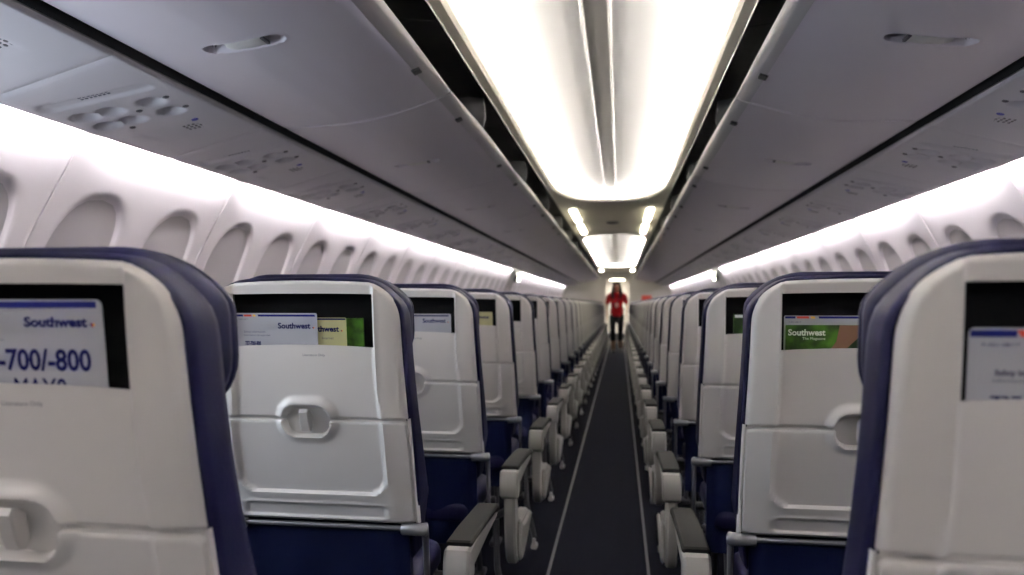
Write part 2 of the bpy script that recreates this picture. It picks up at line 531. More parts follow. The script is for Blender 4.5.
for k_, a_ in (('+', 1), ('-', -1), ('0', 0)):
    b_, l_ = tray_arm_mesh(a_); GEO['trayarm' + k_] = Geo(b_, M['alu'], 50); GEO['traylink' + k_] = [Geo(q_, M['link'], 50) for q_ in l_]
for k, sg in (('+', 1), ('-', -1)):
    GEO['armA' + k] = Geo(arm_body(sg * AX), M['armgrey'], 30)
    GEO['capA' + k] = Geo(arm_cap(sg * AX), M['armgrey'], 30)
    GEO['padA' + k] = Geo(arm_pad(sg * AX), M['pad'], 30)
    GEO['shroudA' + k] = Geo(arm_shroud(sg * AX, sg), M['armgrey'], 30)
    GEO['footA' + k] = Geo(foot_mesh(sg * .34, .02), M['armgrey'], 40); b = MB(); b.tube([(sg * .34, .02, .05), (sg * .30, .05, .2), (sg * .29, .08, .36)], .012, 8)
    b.tube([(sg * .24, .09, .345), (sg * AX, .09, .40), (sg * AX, .09, .46)], .014, 8)
    GEO['strutA' + k] = Geo(b, M['dark'], 40)
    GEO['armM' + k] = Geo(arm_body(sg * .2625, .006), M['armgrey'], 30)
    GEO['padM' + k] = Geo(arm_pad(sg * .2625, .007), M['pad'], 30)

protos = {}
SEATXS = {'l': (.648, 1.174, 1.699), 'r': (.620, 1.145, 1.670)}
KINDS = ('aisle', 'middle', 'window')
special = {('l', 0): 'nearest navy aisle seat left of the aisle, large white fleet card in its pocket',
           ('l', 1): 'navy aisle seat left of the aisle with white and yellow cards in its pocket',
           ('l', 2): 'navy aisle seat left of the aisle holding one white card, third from the camera',
           ('l', 3): 'navy aisle seat left of the aisle holding one yellow card, fourth from the camera',
           ('r', 0): 'nearest navy aisle seat right of the aisle, white safety card in its pocket',
           ('r', 1): 'navy aisle seat right of the aisle with a green magazine filling its pocket',
           ('r', 2): 'navy aisle seat right of the aisle, third from the camera, magazine corner in its pocket'}
for side, sx, D1 in (('l', -1, D1L), ('r', 1, D1R)):
    sname = 'left' if side == 'l' else 'right'
    for row in range(NROW):
        for ki, kind in enumerate(KINDS):
            full = row < 9
            key = (side, kind, full)
            if key not in protos:
                o = protos[key] = make_seat(kind, -sx, full)
            else:
                o = copy_tree(protos[key])
            o.location = (sx * SEATXS[side][ki], D1 + PITCH * row, 0)
            if kind == 'aisle':
                lb = special.get((side, row), 'navy aisle seat with pale grey back shell, %s row %s of the aisle' % (ORD[row], sname))
            elif kind == 'middle':
                lb = 'navy middle seat beside the aisle seat, %s row %s of the aisle' % (ORD[row], sname)
            else:
                lb = 'navy window seat against the sidewall, %s row %s of the aisle' % (ORD[row], sname)
            tag(o, lb, 'seat', '%s seats %s of the aisle' % (kind, sname))

# ------------------------------------------------------------------ things in the seat pockets
def CP(u, s, t): return (u, -(.32 * s - .20 * (.96 * s - .2304)) + t, PZ + .965 * s)
def seat_org(side, row): return (-SEATXS['l'][0] if side == 'l' else SEATXS['r'][0], (D1L if side == 'l' else D1R) + PITCH * row, 0)
def sheet(name, side, row, u0, u1, s1, t, m, th=.0012, s0=.34, r=.006, lean=0.):
    """a thin card standing in the pocket; returns the object"""
    b = MB(); pts = [(u0, s0), (u1, s0)]
    for k in range(5):
        a = PI / 2 * k / 4; pts.append((u1 - r + r * math.cos(a), s1 - r + r * math.sin(a)))
    for k in range(5):
        a = PI / 2 + PI / 2 * k / 4; pts.append((u0 + r + r * math.cos(a), s1 - r + r * math.sin(a)))
    b.loops([[CP(u, s, t + lean * (s - s0)) for u, s in pts], [CP(u, s, t + th + lean * (s - s0)) for u, s in pts]], True, True)
    return b.build(name, m, None, 30, seat_org(side, row))
def onsheet(card, polys_or_text, m, t, name='printing', lean=0.):
    vs, fs = polys_or_text
    b = MB(); b.add([CP(x, y, t + lean * (y - .34)) for x, y in vs], fs)
    return b.build(name, m, card, 30, flip=False)
def put_text(card, body, size, u, s, m, t, align='r', bold=0., name='printed_text', wmax=None):
    vs, fs = text_mesh(body, size, bold)
    x1 = max(v.x for v in vs); x0 = min(v.x for v in vs); k = 1.
    if wmax: k = wmax / (x1 - x0)
    off = u - x1 * k if align == 'r' else u - x0 * k
    return onsheet(card, ([(v.x * k + off, v.y + s) for v in vs], fs), m, t, name)
def bar(card, u0, u1, s0, s1, m, t, name='colour_stripe', sl=0.):
    return onsheet(card, ([(u0, s0), (u1, s0), (u1 + sl, s1), (u0 + sl, s1)], [(0, 1, 2, 3)]), m, t, name)
def heart(card, u, s, k, t):
    n = 20; pts = []
    for i in range(n):
        a = 2 * PI * i / n
        pts.append((u + k * .060 * 16 * math.sin(a) ** 3 / 2, s + k * .060 * (13 * math.cos(a) - 5 * math.cos(2 * a) - 2 * math.cos(3 * a) - math.cos(4 * a)) / 2))
    for nm, m, lo, hi, tt in (('heart_emblem', M['red'], -9, 9, t), ('heart_emblem', M['blue'], -9, -.25, t - .0002), ('heart_emblem', M['yellow'], .35, 9, t - .0002)):
        P = [(min(max(x, u + lo * k * .5), u + hi * k * .5), y) for x, y in pts]
        onsheet(card, (P, [tuple(range(n))]), m, tt, nm)
def stripes(card, u0, u1, s1, t, full=True):
    w = u1 - u0
    bar(card, u0, u0 + w * .085, s1 - .0085, s1 - .0035, M['blue'], t); bar(card, u0 + w * .10, u0 + w * .20, s1 - .0085, s1 - .0035, M['red'], t, sl=-.002)
    bar(card, u0 + w * .215, u0 + w * .25, s1 - .0085, s1 - .0035, M['yellow'], t, sl=-.002); bar(card, u0 + w * .28, u1, s1 - .0085, s1 - .0035, M['blue'], t, sl=-.0015)
TC = .016
# nearest, left: fleet card
c = sheet('seat_card', 'l', 0, -.135, .138, .560, TC, M['white'], r=.009)
tag(c, 'white card with large dark blue numbers standing in the nearest left seat pocket', 'card')
bar(c, -.13, .131, .5495, .5575, M['blue'], TC - .0006)
put_text(c, 'Southwest', .0165, .1175, .5265, M['ink'], TC - .0006, bold=.0008, wmax=.084)
heart(c, .1245, .5285, .0070, TC - .0006)
put_text(c, '737-700/-800', .037, .119, .472, M['ink'], TC - .0006, bold=.0011, wmax=.172)
put_text(c, 'MAX8', .037, .0835, .4355, M['ink'], TC - .0006, bold=.0006, wmax=.070)
put_text(c, 'Safety information', .006, .004, .508, M['inkgrey'], TC - .0006)
# second row, left: safety card, yellow card, magazine
c = sheet('seat_card', 'l', 1, -.166, .037, .532, TC, M['white'], r=.004)
tag(c, 'white safety card with a striped top edge in front of the yellow card', 'card', 'cards in the second left seat pocket')
stripes(c, -.165, .033, .532, TC - .0006)
put_text(c, 'Southwest', .0195, .0200, .4945, M['ink'], TC - .0006, bold=.0006, wmax=.081)
heart(c, .0275, .4965, .0060, TC - .0006)
put_text(c, 'P-001-08/17', .0050, -.135, .515, M['inkgrey'], TC - .0006)
put_text(c, 'Safety information', .0075, -.148, .4835, M['inkgrey'], TC - .0006, 'l')
put_text(c, 'Informacion de seguridad', .0065, -.148, .4755, M['inkgrey'], TC - .0006, 'l')
put_text(c, '737-700/-800', .014, -.106, .4525, M['ink'], TC - .0006, bold=.0006, wmax=.04)
c = sheet('seat_card', 'l', 1, -.06, .106, .521, TC + .006, M['cream'], r=.003)
tag(c, 'pale yellow card between the white card and the green magazine', 'card', 'cards in the second left seat pocket')
bar(c, -.058, .105, .5155, .5195, M['ink'], TC + .0052)
put_text(c, 'Southwest', .0195, .088, .487, M['ink'], TC + .0052, bold=.0006, wmax=.081)
heart(c, .0950, .489, .0056, TC + .0052)
put_text(c, 'Internet', .009, .074, .468, M['inkgrey'], TC + .0052)
c = sheet('magazine', 'l', 1, -.03, .146, .520, TC + .012, M['foliage'], th=.004, r=.002)
tag(c, 'green covered magazine behind the yellow card', 'magazine')
# third and later rows, left
c = sheet('seat_card', 'l', 2, -.04, .160, .519, TC, M['white'], r=.004)
tag(c, 'pale blue white card with a dark top line in the third left pocket', 'card')
bar(c, -.038, .152, .5095, .514, M['ink'], TC - .0006)
put_text(c, 'Southwest', .0205, .142, .487, M['ink'], TC - .0006, bold=.0006, wmax=.083); heart(c, .1495, .489, .0056, TC - .0006)
put_text(c, 'Safety information', .0075, -.025, .470, M['inkgrey'], TC - .0006, 'l')
c = sheet('seat_card', 'l', 3, -.03, .158, .516, TC, M['cream'], r=.004)
tag(c, 'yellow card in the fourth seat pocket left of the aisle', 'card')
put_text(c, 'Southwest', .0205, .142, .485, M['ink'], TC - .0006, bold=.0006, wmax=.083)
c = sheet('seat_card', 'l', 4, -.06, .128, .528, TC, M['white'], r=.004)
tag(c, 'white card in the fifth seat pocket left of the aisle', 'card')
put_text(c, 'Southwest', .0205, .108, .495, M['ink'], TC - .0006, bold=.0006, wmax=.083)
# nearest, right
c = sheet('seat_card', 'r', 0, -.166, .05, .529, TC, M['white'], r=.006)
tag(c, 'white safety card with blue and red top edge in the nearest right seat pocket', 'card')
bar(c, -.165, -.120, .519, .5265, M['blue'], TC - .0006); bar(c, -.116, -.062, .519, .5265, M['red'], TC - .0006, sl=-.004)
bar(c, -.058, -.04, .519, .5265, M['yellow'], TC - .0006, sl=-.004); bar(c, -.03, .045, .519, .5265, M['blue'], TC - .0006)
put_text(c, 'P-001-08/17', .0060, -.153, .5085, M['ink'], TC - .0006, 'l', wmax=.036)
put_text(c, 'Safety information', .0085, -.140, .4775, M['inkgrey'], TC - .0006, 'l', bold=.0006)
put_text(c, 'Informaci\u00f3n de seguridad', .0075, -.141, .4695, M['inkgrey'], TC - .0006, 'l')
put_text(c, '737-700/-800', .016, -.143, .4435, M['ink'], TC - .0006, 'l', bold=.0005, wmax=.11)
# second row, right: magazine in front of a safety card
c = sheet('magazine', 'r', 1, -.166, .145, .507, TC - .002, M['foliage'], th=.005, r=.002)
tag(c, 'magazine with a bare arm against green leaves on its cover, in the second right pocket', 'magazine')
onsheet(c, ([(-.10, .34), (-.055, .34), (-.040, .452), (-.012, .482), (.008, .5065), (-.054, .5065), (-.060, .47), (-.072, .452)], [(0, 1, 2, 3, 4, 5, 6, 7)]), M['skin'], TC - .0026, 'cover_picture')
put_text(c, 'Southwest', .0195, -.083, .4835, M['inkwhite'], TC - .0029, bold=.0006, wmax=.078)
put_text(c, 'The Magazine', .0085, -.083, .4735, M['inkwhite'], TC - .0029, wmax=.048)
c = sheet('seat_card', 'r', 1, -.168, .09, .528, TC + .006, M['white'], r=.003)
tag(c, 'safety card with striped top showing just above the magazine cover', 'card')
stripes(c, -.166, .088, .530, TC + .0052)
put_text(c, 'P-001-08/17', .0052, -.158, .5115, M['inkgrey'], TC + .0052, 'l')
c = sheet('magazine', 'r', 2, -.150, .06, .520, TC, M['foliage'], th=.004, r=.002)
tag(c, 'green magazine in the third seat pocket right of the aisle', 'magazine')
bar(c, -.146, -.10, .507, .517, M['inkwhite'], TC - .0006, 'cover_picture')

# ------------------------------------------------------------------ shell of the cabin
Y0, Y1 = -2.6, 25.6
b = MB(); b.box((0, (Y0 + 29.8) / 2, -.05), (4.0, 29.8 - Y0 + .2, .1)); struct(b.build('floor', M['carpet']))
for i, x in enumerate((-.212, .212)):
    b = MB(); b.box((x, (Y0 + Y1) / 2, .002), (.012, Y1 - Y0, .005), .001); struct(b.build('trim_%d' % (i + 1), M['strip']))

PROF = [(-.05, 1.90), (.25, 1.955), (.55, 1.985), (.9, 1.995), (1.15, 1.970), (1.3, 1.930), (1.45, 1.875), (1.6, 1.810), (1.74, 1.743), (1.88, 1.672), (2.05, 1.58), (2.3, 1.42)]
def wall_a(z):
    n = len(PROF)
    for i in range(n - 1):
        (z0, a0), (z1, a1) = PROF[i], PROF[i + 1]
        if z <= z1 or i == n - 2:
            m0 = (a1 - PROF[max(i - 1, 0)][1]) / (z1 - PROF[max(i - 1, 0)][0]); m1 = (PROF[min(i + 2, n - 1)][1] - a0) / (PROF[min(i + 2, n - 1)][0] - z0)
            h = z1 - z0; q = max(0, min(1, (z - z0) / h))
            return a0 * (1 + 2 * q) * (1 - q) ** 2 + m0 * h * q * (1 - q) ** 2 + a1 * q * q * (3 - 2 * q) - m1 * h * q * q * (1 - q)
def wall_s(z): return (wall_a(z - .05) + wall_a(z) * 2 + wall_a(z + .05)) / 4
def slant(z): return .06 * sstep(z, 1.25, 1.74)
PANEL = 1.03; WZ, WH, WW = 1.300, .262, .172
ZA, ZB = .92, 1.66
wn = 0
for side, sx, j0 in (('left', -1, 2.25 - 5 * PANEL), ('right', 1, 3.40 - 6 * PANEL)):
    def WPt(y, z, d=0.): return (sx * (wall_s(z) + d), y + slant(z), z)
    b = MB()
    n_pan = int((Y1 - j0) / PANEL) + 1
    Z0 = lin(-.04, ZA, 8); Z1 = merge(lin(ZB, 1.86, 14), lin(1.86, 2.3, 8)); NU, NV = 6, 10
    hw = PANEL / 4
    win_loops = []
    for p in range(n_pan):
        ya = j0 + p * PANEL + .004; yb = ya + PANEL - .008
        # groove between panels
        zz = lin(-.04, 2.3, 40); 
        b.grid([[WPt(ya - .008, z), WPt(ya - .0075, z, .012), WPt(ya - .0005, z, .012), WPt(ya, z)] for z in zz])
        for h in range(2):
            u0 = ya + h * (yb - ya) / 2; u1 = u0 + (yb - ya) / 2; uc = (u0 + u1) / 2
            ys = lin(u0, u1, NU)
            b.grid([[WPt(y, z) for y in ys] for z in Z0]); b.grid([[WPt(y, z) for y in ys] for z in Z1])
            # cell with an oval hole
            rim = [(y, ZA) for y in ys[:-1]] + [(u1, z) for z in lin(ZA, ZB, NV)[:-1]] + [(y, ZB) for y in ys[::-1][:-1]] + [(u0, z) for z in lin(ZB, ZA, NV)[:-1]]
            hole = []
            for y, z in rim:
                a = math.atan2((z - WZ) / WH, (y - uc) / WW)
                ca, sa = math.cos(a), math.sin(a); e = 2 / 2.5
                hole.append((uc + WW * math.copysign(abs(ca) ** e, ca), WZ + WH * math.copysign(abs(sa) ** e, sa)))
            L = []
            for q in (0, .2, .4, .6, .8, .94, 1.):
                L.append([WPt(y + (hy - y) * q, z + (hz - z) * q, .004 if q == 1. else 0) for (y, z), (hy, hz) in zip(rim, hole)])
            b.loops(L)
            if uc > -2.4 and uc < Y1 - .2: win_loops.append((uc, hole))
    wl = b.build('wall_' + side, M['wall'], None, 40, flip=False); struct(wl)
    bm = bmesh.new(); bm.from_mesh(wl.data); bmesh.ops.remove_doubles(bm, verts=bm.verts, dist=2e-5); bm.to_mesh(wl.data); bm.free()
    first = None
    for uc, hole in win_loops:
        wn += 1
        if first is None:
            w = MB(); L = []
            for k, d in ((1., .004), (.985, .007), (.955, .012), (.935, .014)):
                L.append([(lambda y, z: (WPt(y, z, d)[0], WPt(y, z)[1] - uc, z))(uc + (y - uc) * k, WZ + (z - WZ) * k) for y, z in hole])
            w.loops(L)
            w.cur = 1
            zz = lin(0, 1, 1)
            inner = [(uc + (y - uc) * .935, WZ + (z - WZ) * .935) for y, z in hole]
            L2 = [[(lambda y, z: (WPt(y, z, .014)[0], WPt(y, z)[1] - uc, z))(uc + (y - uc) * k, WZ + (z - WZ) * k) for y, z in inner] for k in (1., .75, .5, .25, .02)]
            w.loops(L2, False, True)
            o = w.build('window_%d' % wn, [M['wall'], M['shade']], None, 40, flip=False); o.location = (0, uc, 0); first = o; fc = uc
        else:
            o = first.copy(); C.objects.link(o)
            if side == 'left' and .7 < uc < 1.75:
                o.data = o.data.copy(); o.data.materials[1] = M['daylight']  # panes made to glow out of view, added to light the left seats
            o.name = 'window_%d' % wn; o.location = (0, uc, 0)
        struct(o)
    # wash lights hidden behind the outboard edge of the service panels
    led = MB(); led.box((0, 0, 0), (.016, PANEL - .12, .016), .003)
    proto = None; k = 0
    for p in range(n_pan):
        yc = j0 + p * PANEL + PANEL / 2 + .10
        if yc < -2 or yc > 25.0: continue
        if abs(yc - 13.5) < .5: continue
        if proto is None: o = proto = led.build('wash_light', M['wash'], None)
        else: o = proto.copy(); C.objects.link(o)
        o.location = (sx * 1.710, yc, 1.752)
        front = yc > 1.2
        k += 1
        tag(o, 'long white strip light above the %s sidewall, %s from the rear' % (side, ORD[k - 1]), 'light', 'strip lights above the %s sidewall' % side)

# rear and front bulkheads
def outl(inset=0):
    zs = lin(-.02, 2.3, 20)
    return [(-wall_s(z) - .03, z) for z in zs] + [(wall_s(z) + .03, z) for z in zs[::-1]]
b = MB(); b.prism(outl(), 1, Y0 - .06, Y0, 0); struct(b.build('wall_back', M['endwall']))
b = MB()
dw, dz = .40, 1.99
zs = lin(-.02, 2.3, 20)
Lh = [(-wall_s(z) - .03, z) for z in zs] + [(-dw, 2.3), (-dw, -.02)]
b.prism(Lh, 1, Y1, Y1 + .06, 0); b.prism([(-x, z) for x, z in Lh], 1, Y1, Y1 + .06, 0)
b.box((0, Y1 + .03, (dz + 2.3) / 2), (dw * 2, .06, 2.3 - dz))
struct(b.build('wall_front', M['endwall'], None, 20))
# galley corridor beyond the front bulkhead
b = MB()
for sx in (-1, 1): b.box((sx * .62, (Y1 + 29.6) / 2 + .03, 1.1), (.06, 29.6 - Y1 - .06, 2.3))
b.box((0, 29.63, 1.1), (1.4, .06, 2.3)); struct(b.build('wall_galley', M['endwall']))
b = MB(); b.box((0, (Y1 + 29.6) / 2 + .03, 2.12), (1.3, 29.6 - Y1 - .06, .06)); struct(b.build('ceiling_galley', M['endwall']))
b = MB(); b.box((0, 27.4, 2.072), (.5, 2.2, .02), .004)
tag(b.build('galley_light', M['galley']), 'bright ceiling light in the galley beyond the front doorway', 'light')
b = MB(); b.prism([(-.33, 0.01), (.33, .01), (.33, 1.86), (-.33, 1.86)], 1, 29.55, 29.598, .008); b.cur = 1; b.box((.26, 29.54, .95), (.03, .04, .12), .008)
struct(b.build('door_1', [M['lip'], M['dark']]))
b = MB(); b.box((.99, Y1 - .012, 1.36), (.34, .022, .17), .006)
tag(b.build('wall_placard', M['redsign']), 'small red panel on the far bulkhead right of the doorway', 'sign')

# added, unseen fill light behind the camera: glowing door opening and aft panel
b = MB(); yy0, yy1 = -2.52, -1.72
b.box((1.70, yy0 - .03, .96), (.16, .06, 1.88), .01); b.box((1.70, yy1 + .03, .96), (.16, .06, 1.88), .01); b.box((1.70, (yy0 + yy1) / 2, 1.87), (.16, yy1 - yy0, .06), .01)
b.cur = 1; b.box((1.74, (yy0 + yy1) / 2, .95), (.01, yy1 - yy0, 1.78))
struct(b.build('fill_door', [M['endwall'], M['doorfill']]))
b = MB(); b.box((0, Y0 + .03, 1.98), (1.5, .05, .20), .01)
tag(b.build('wall_lamp', M['aft']), 'added bright wide fill panel high on the aft wall behind the seats', 'light')
# ------------------------------------------------------------------ ceiling with its two lit coves
def rrect(hx, ya, yb, r, n=10, ns=14, ry=None):
    pts = []; ry = ry or r
    for cx, cy, a0 in ((hx - r, ya + ry, -PI / 2), (hx - r, yb - ry, 0), (-hx + r, yb - ry, PI / 2), (-hx + r, ya + ry, PI)):
        for k in range(n + 1):
            a = a0 + PI / 2 * k / n; pts.append((cx + r * math.cos(a), cy + ry * math.sin(a)))
        nx = {-PI / 2: (hx, ya + ry, hx, yb - ry), 0: (hx - r, yb, -hx + r, yb), PI / 2: (-hx, yb - ry, -hx, ya + ry), PI: (-hx + r, ya, hx - r, ya)}[a0]
        for q in range(1, ns):
            pts.append((nx[0] + (nx[2] - nx[0]) * q / ns, nx[1] + (nx[3] - nx[1]) * q / ns))
    return pts
coves = [(-2.45, 8.06), (11.85, 22.6)]
b = MB()
ZC = lambda x: 2.262 - .018 * min(1, (abs(x) / .58)) ** 2
for i, (ya, yb) in enumerate(coves):
    ys0, ys1 = (Y0, 9.95) if i == 0 else (9.95, Y1)
    b.cur = 0
    def lp(hx, y_a, y_b, r, z): return [(x, y, z if z else ZC(x)) for x, y in rrect(hx, y_a, y_b, r)]
    L = [[(x, y, ZC(x) - .004) for x, y in rrect(.585, ys0, ys1, .002)], [(x, y, ZC(x)) for x, y in rrect(.545, ya - .02, yb + .02, .42, ry=1.25)],
         [(x, y, ZC(x) + .014) for x, y in rrect(.53, ya, yb, .41, ry=1.23)], [(x, y, 2.305) for x, y in rrect(.533, ya, yb, .41, ry=1.23)], [(x, y, 2.287) for x, y in rrect(.60, ya - .07, yb + .07, .46, ry=1.28)]]
    b.loops(L)
    b.cur = 1
    Q = [L[-1]]
    for hx, dy, r, z in ((.615, .08, .43, 2.312), (.605, .06, .42, 2.322), (.57, .02, .41, 2.330), (.50, -.06, .37, 2.334), (.40, -.18, .3, 2.336), (.25, -.34, .2, 2.338), (.062, -.5, .05, 2.339)):
        Q.append([(x, y, z) for x, y in rrect(hx, ya - dy, yb + dy, r, ry=r * 2.8)])
    b.loops(Q)
    b.cur = 2
    b.loops([Q[-1], [(x, y, 2.3385) for x, y in rrect(.055, ya + .5, yb - .5, .045)]], False, True)
struct(b.build('ceiling', [M['ceiltrim'], M['ceil'], M['ceilmid']], None, 30, flip=False))
n = 2
b = MB()
for ya, yb in coves:
    for sx in (-1, 1): b.box((sx * .056, (ya + yb) / 2, 2.3385), (.012, yb - ya - 1.0, .006), .004)
n += 1; struct(b.build('trim_%d' % n, M['ceil']))
b = MB()                                                   # joints across the cove panels
for ya, yb in coves:
    y = ya + .95
    while y < yb - .4:
        for sx in (-1, 1):
            P = [(.57, 2.328), (.50, 2.332), (.40, 2.334), (.25, 2.336), (.066, 2.337)]
            b.grid([[(sx * x, y + d, z - e) for x, z in P] for d, e in ((-.004, -.0026), (-.002, -.0014), (.002, -.0014), (.004, -.0026))])
        y += 1.62
n += 1; struct(b.build('trim_%d' % n, M['ceil']))
for i, (ya, yb) in enumerate(coves):
    cname = 'long near' if i == 0 else 'far'
    b = MB(); K = [[(x, y, z) for x, y in rrect(.581 + dx, ya - .05 + dx, yb + .05 - dx, .45, ry=1.26)] for dx, z in ((-.008, 2.294), (.008, 2.294), (.008, 2.310), (-.008, 2.310), (-.008, 2.294))]
    b.loops(K)
    tag(b.build('cove_light', M['cove']), 'glowing strip hidden round the edge of the %s ceiling cove' % cname, 'light')
# bright bars in the flat ceiling between the coves
for sx, sn in ((-1, 'left'), (1, 'right')):
    for ya, yb, nm in ((8.55, 9.85, 'rear'), (10.25, 11.5, 'front')):
        x = sx * .445
        r = empty('ceiling_lamp', (x, (ya + yb) / 2, ZC(x)))
        b = MB(); b.loops([[(px, py, z) for px, py in rrect(hx, -(yb - ya) / 2 + d, (yb - ya) / 2 - d, hx * .9, 5, 4)] for hx, d, z in ((.044, 0, 0.), (.044, 0, -.006), (.036, .008, -.006))]); b.build('frame', M['ceiltrim'], r)
        b = MB(); b.loops([[(px, py, z) for px, py in rrect(hx, -(yb - ya) / 2 + .01 + d, (yb - ya) / 2 - .01 - d, hx * .9, 5, 4)] for hx, d, z in ((.036, 0, -.004), (.036, 0, -.018), (.029, .008, -.022))], False, True); b.build('diffuser', M['bar'], r)
        tag(r, 'long bright ceiling lamp between the coves, %s one of the %s pair' % (nm, sn), 'light', 'bright lamps between the ceiling coves')
    x = sx * .50
    r = empty('ceiling_lamp', (x, 24.2, ZC(x)))
    b = MB(); b.box((0, 0, -.008), (.10, 1.3, .016), .006); b.build('diffuser', M['bar'], r)
    tag(r, 'small bright ceiling lamp at the front end of the cabin, %s of the aisle' % sn, 'light')
b = MB()
b.tube([(0, 10.1, 2.262), (0, 10.1, 2.248), (0, 10.1, 2.236)], [.09, .085, .05], 20)
tag(b.build('smoke_detector', M['psudark']), 'small dark disc in the ceiling between the two coves', 'detector')

# ------------------------------------------------------------------ overhead bins, hanging open
BINP = 1.78
BPROF = [(1.257, 1.930), (1.256, 1.874), (1.244, 1.861), (1.17, 1.864), (1.08, 1.866), (.98, 1.870), (.88, 1.884), (.78, 1.906), (.69, 1.932), (.615, 1.958)]
def bin_z(a):
    P = BPROF[2:][::-1]
    for (a0, z0), (a1, z1) in zip(P, P[1:]):
        if a <= a1: 
            q = max(0, (a - a0) / (a1 - a0)); return z0 + (z1 - z0) * q
    return P[-1][1]
def make_bin(sx):
    r = empty('overhead_bin')
    L = BINP / 2 - .006
    ys = merge(lin(-L, L, 24), lin(-.06, .06, 24), [-L + .002, -L + .005, L - .002, L - .005])
    aa = merge([p[0] for p in BPROF[2:]], lin(.61, 1.243, 20), lin(.80, 1.09, 60))
    b = MB(); P = []; rc = []
    for y in ys:
        rc += [0, 0]; e = .006 * (1 - sstep(L - abs(y), 0, .006))
        row = [(sx * p[0], y, p[1] + e) for p in BPROF[:2]]
        for a in aa[::-1]:
            d = sd_rr(a, y, .945, 0, .118, .030, .029)
            recess = 1 - sstep(d, -.006, .001); rc.append(recess); rec = .034 * recess - .002 * math.exp(-((d - .003) / .004) ** 2)
            z = (bin_z(a - .02) + bin_z(a) * 2 + bin_z(a + .02)) / 4
            row.append((sx * a, y, z + rec + e))
        P.append(row)
    b.grid(P)
    b.m = [1 if min(rc[i] for i in f) > .15 else 0 for f in b.f]  # recess faces take the painted shade colour
    bk = b.build('bucket', [M['bin'], M['recess']], r, 40)
    # lip with a gentle bulge along its length
    b = MB(); Q = []
    for y in lin(-L, L, 30):
        f = 1 - (y / L) ** 2; bu = .016 * f
        z0 = bin_z(.615)
        pts = [(.622, z0 - .002), (.610, z0 + .000), (.585, z0 + .009), (.568, z0 + .017), (.560, z0 + .023 + bu * .5), (.560, z0 + .029 + bu), (.566, z0 + .033 + bu), (.578, z0 + .031 + bu), (.592, z0 + .028 + bu * .5), (.63, z0 + .018)]
        Q.append([(sx * a, y, z) for a, z in pts])
    b.grid(Q); b.loops([Q[0]], True, False); b.loops([Q[-1]], False, True)
    b.build('lip', M['lip'], r, 40)
    for y in (-L * .62, L * .62):
        b = MB(); b.box((sx * .602, y, bin_z(.602) + .002), (.030, .045, .014), .003, rot=Matrix.Rotation(sx * .35, 3, 'Y')); b.build('catch', M['bindiv'], r)
    # inside of the bucket and the fixed housing behind it
    b = MB()
    IN = [(.585, 1.985), (.66, 1.955), (.80, 1.925), (1.0, 1.895), (1.20, 1.888), (1.24, 1.93)]
    b.grid([[(sx * a, y, z) for a, z in IN] for y in (-L, L)])
    b.build('bucket_lining', M['binin'], r, 40)
    b = MB()
    HO = [(.588, 2.232), (.588, 2.262), (.75, 2.28), (1.10, 2.24), (1.38, 2.10), (1.42, 1.98), (1.30, 1.935), (1.245, 1.935)]
    b.grid([[(sx * a, y, z) for a, z in HO] for y in (-L - .004, L + .004)])
    b.build('housing', M['binin'], r, 40)
    b = MB()
    DV = [(.620, 2.245), (.70, 2.26), (1.10, 2.22), (1.35, 2.08), (1.22, 1.92), (1.0, 1.90), (.80, 1.93), (.68, 1.962), (.640, 2.02), (.610, 2.14)]
    b.prism([(sx * a, z) for a, z in DV], 1, .146, .158, 0)
    b.build('divider', M['bindiv'], r)
    # latch handle
    b = MB()
    prof = [(.885, .000), (.895, -.004), (.93, -.006), (.975, -.004), (1.00, .004), (1.012, .012), (.98, .014), (.89, .010)]
    Lp = []
    for y, k in ((-.024, .6), (-.020, 1.), (.020, 1.), (.024, .6)):
        Lp.append([(sx * a, y, bin_z(a) + .004 + dz * k) for a, dz in prof])
    b.loops(Lp, True, True); h = b.build('handle', M['shell'], r, 30)
    b = MB(); b.box((sx * .884, 0, bin_z(.884) + .004), (.010, .046, .010), .002); b.build('release', M['psudark'], h)
    return r
for side, sx, c0 in (('left', -1, 1.93), ('right', 1, 2.17)):
    proto = make_bin(sx); k = 0
    for i in range(-2, 13):
        yc = c0 + BINP * i
        if yc - BINP / 2 < Y0 + .02 or yc + BINP / 2 > Y1: continue
        o = proto if k == 0 else copy_tree(proto)
        o.location = (0, yc, 0); k += 1
        tag(o, 'open grey overhead bin above the %s seats, %s from the rear of the cabin' % (side, ORD[k - 1]), 'overhead bin', 'overhead bins above the %s seats' % side)

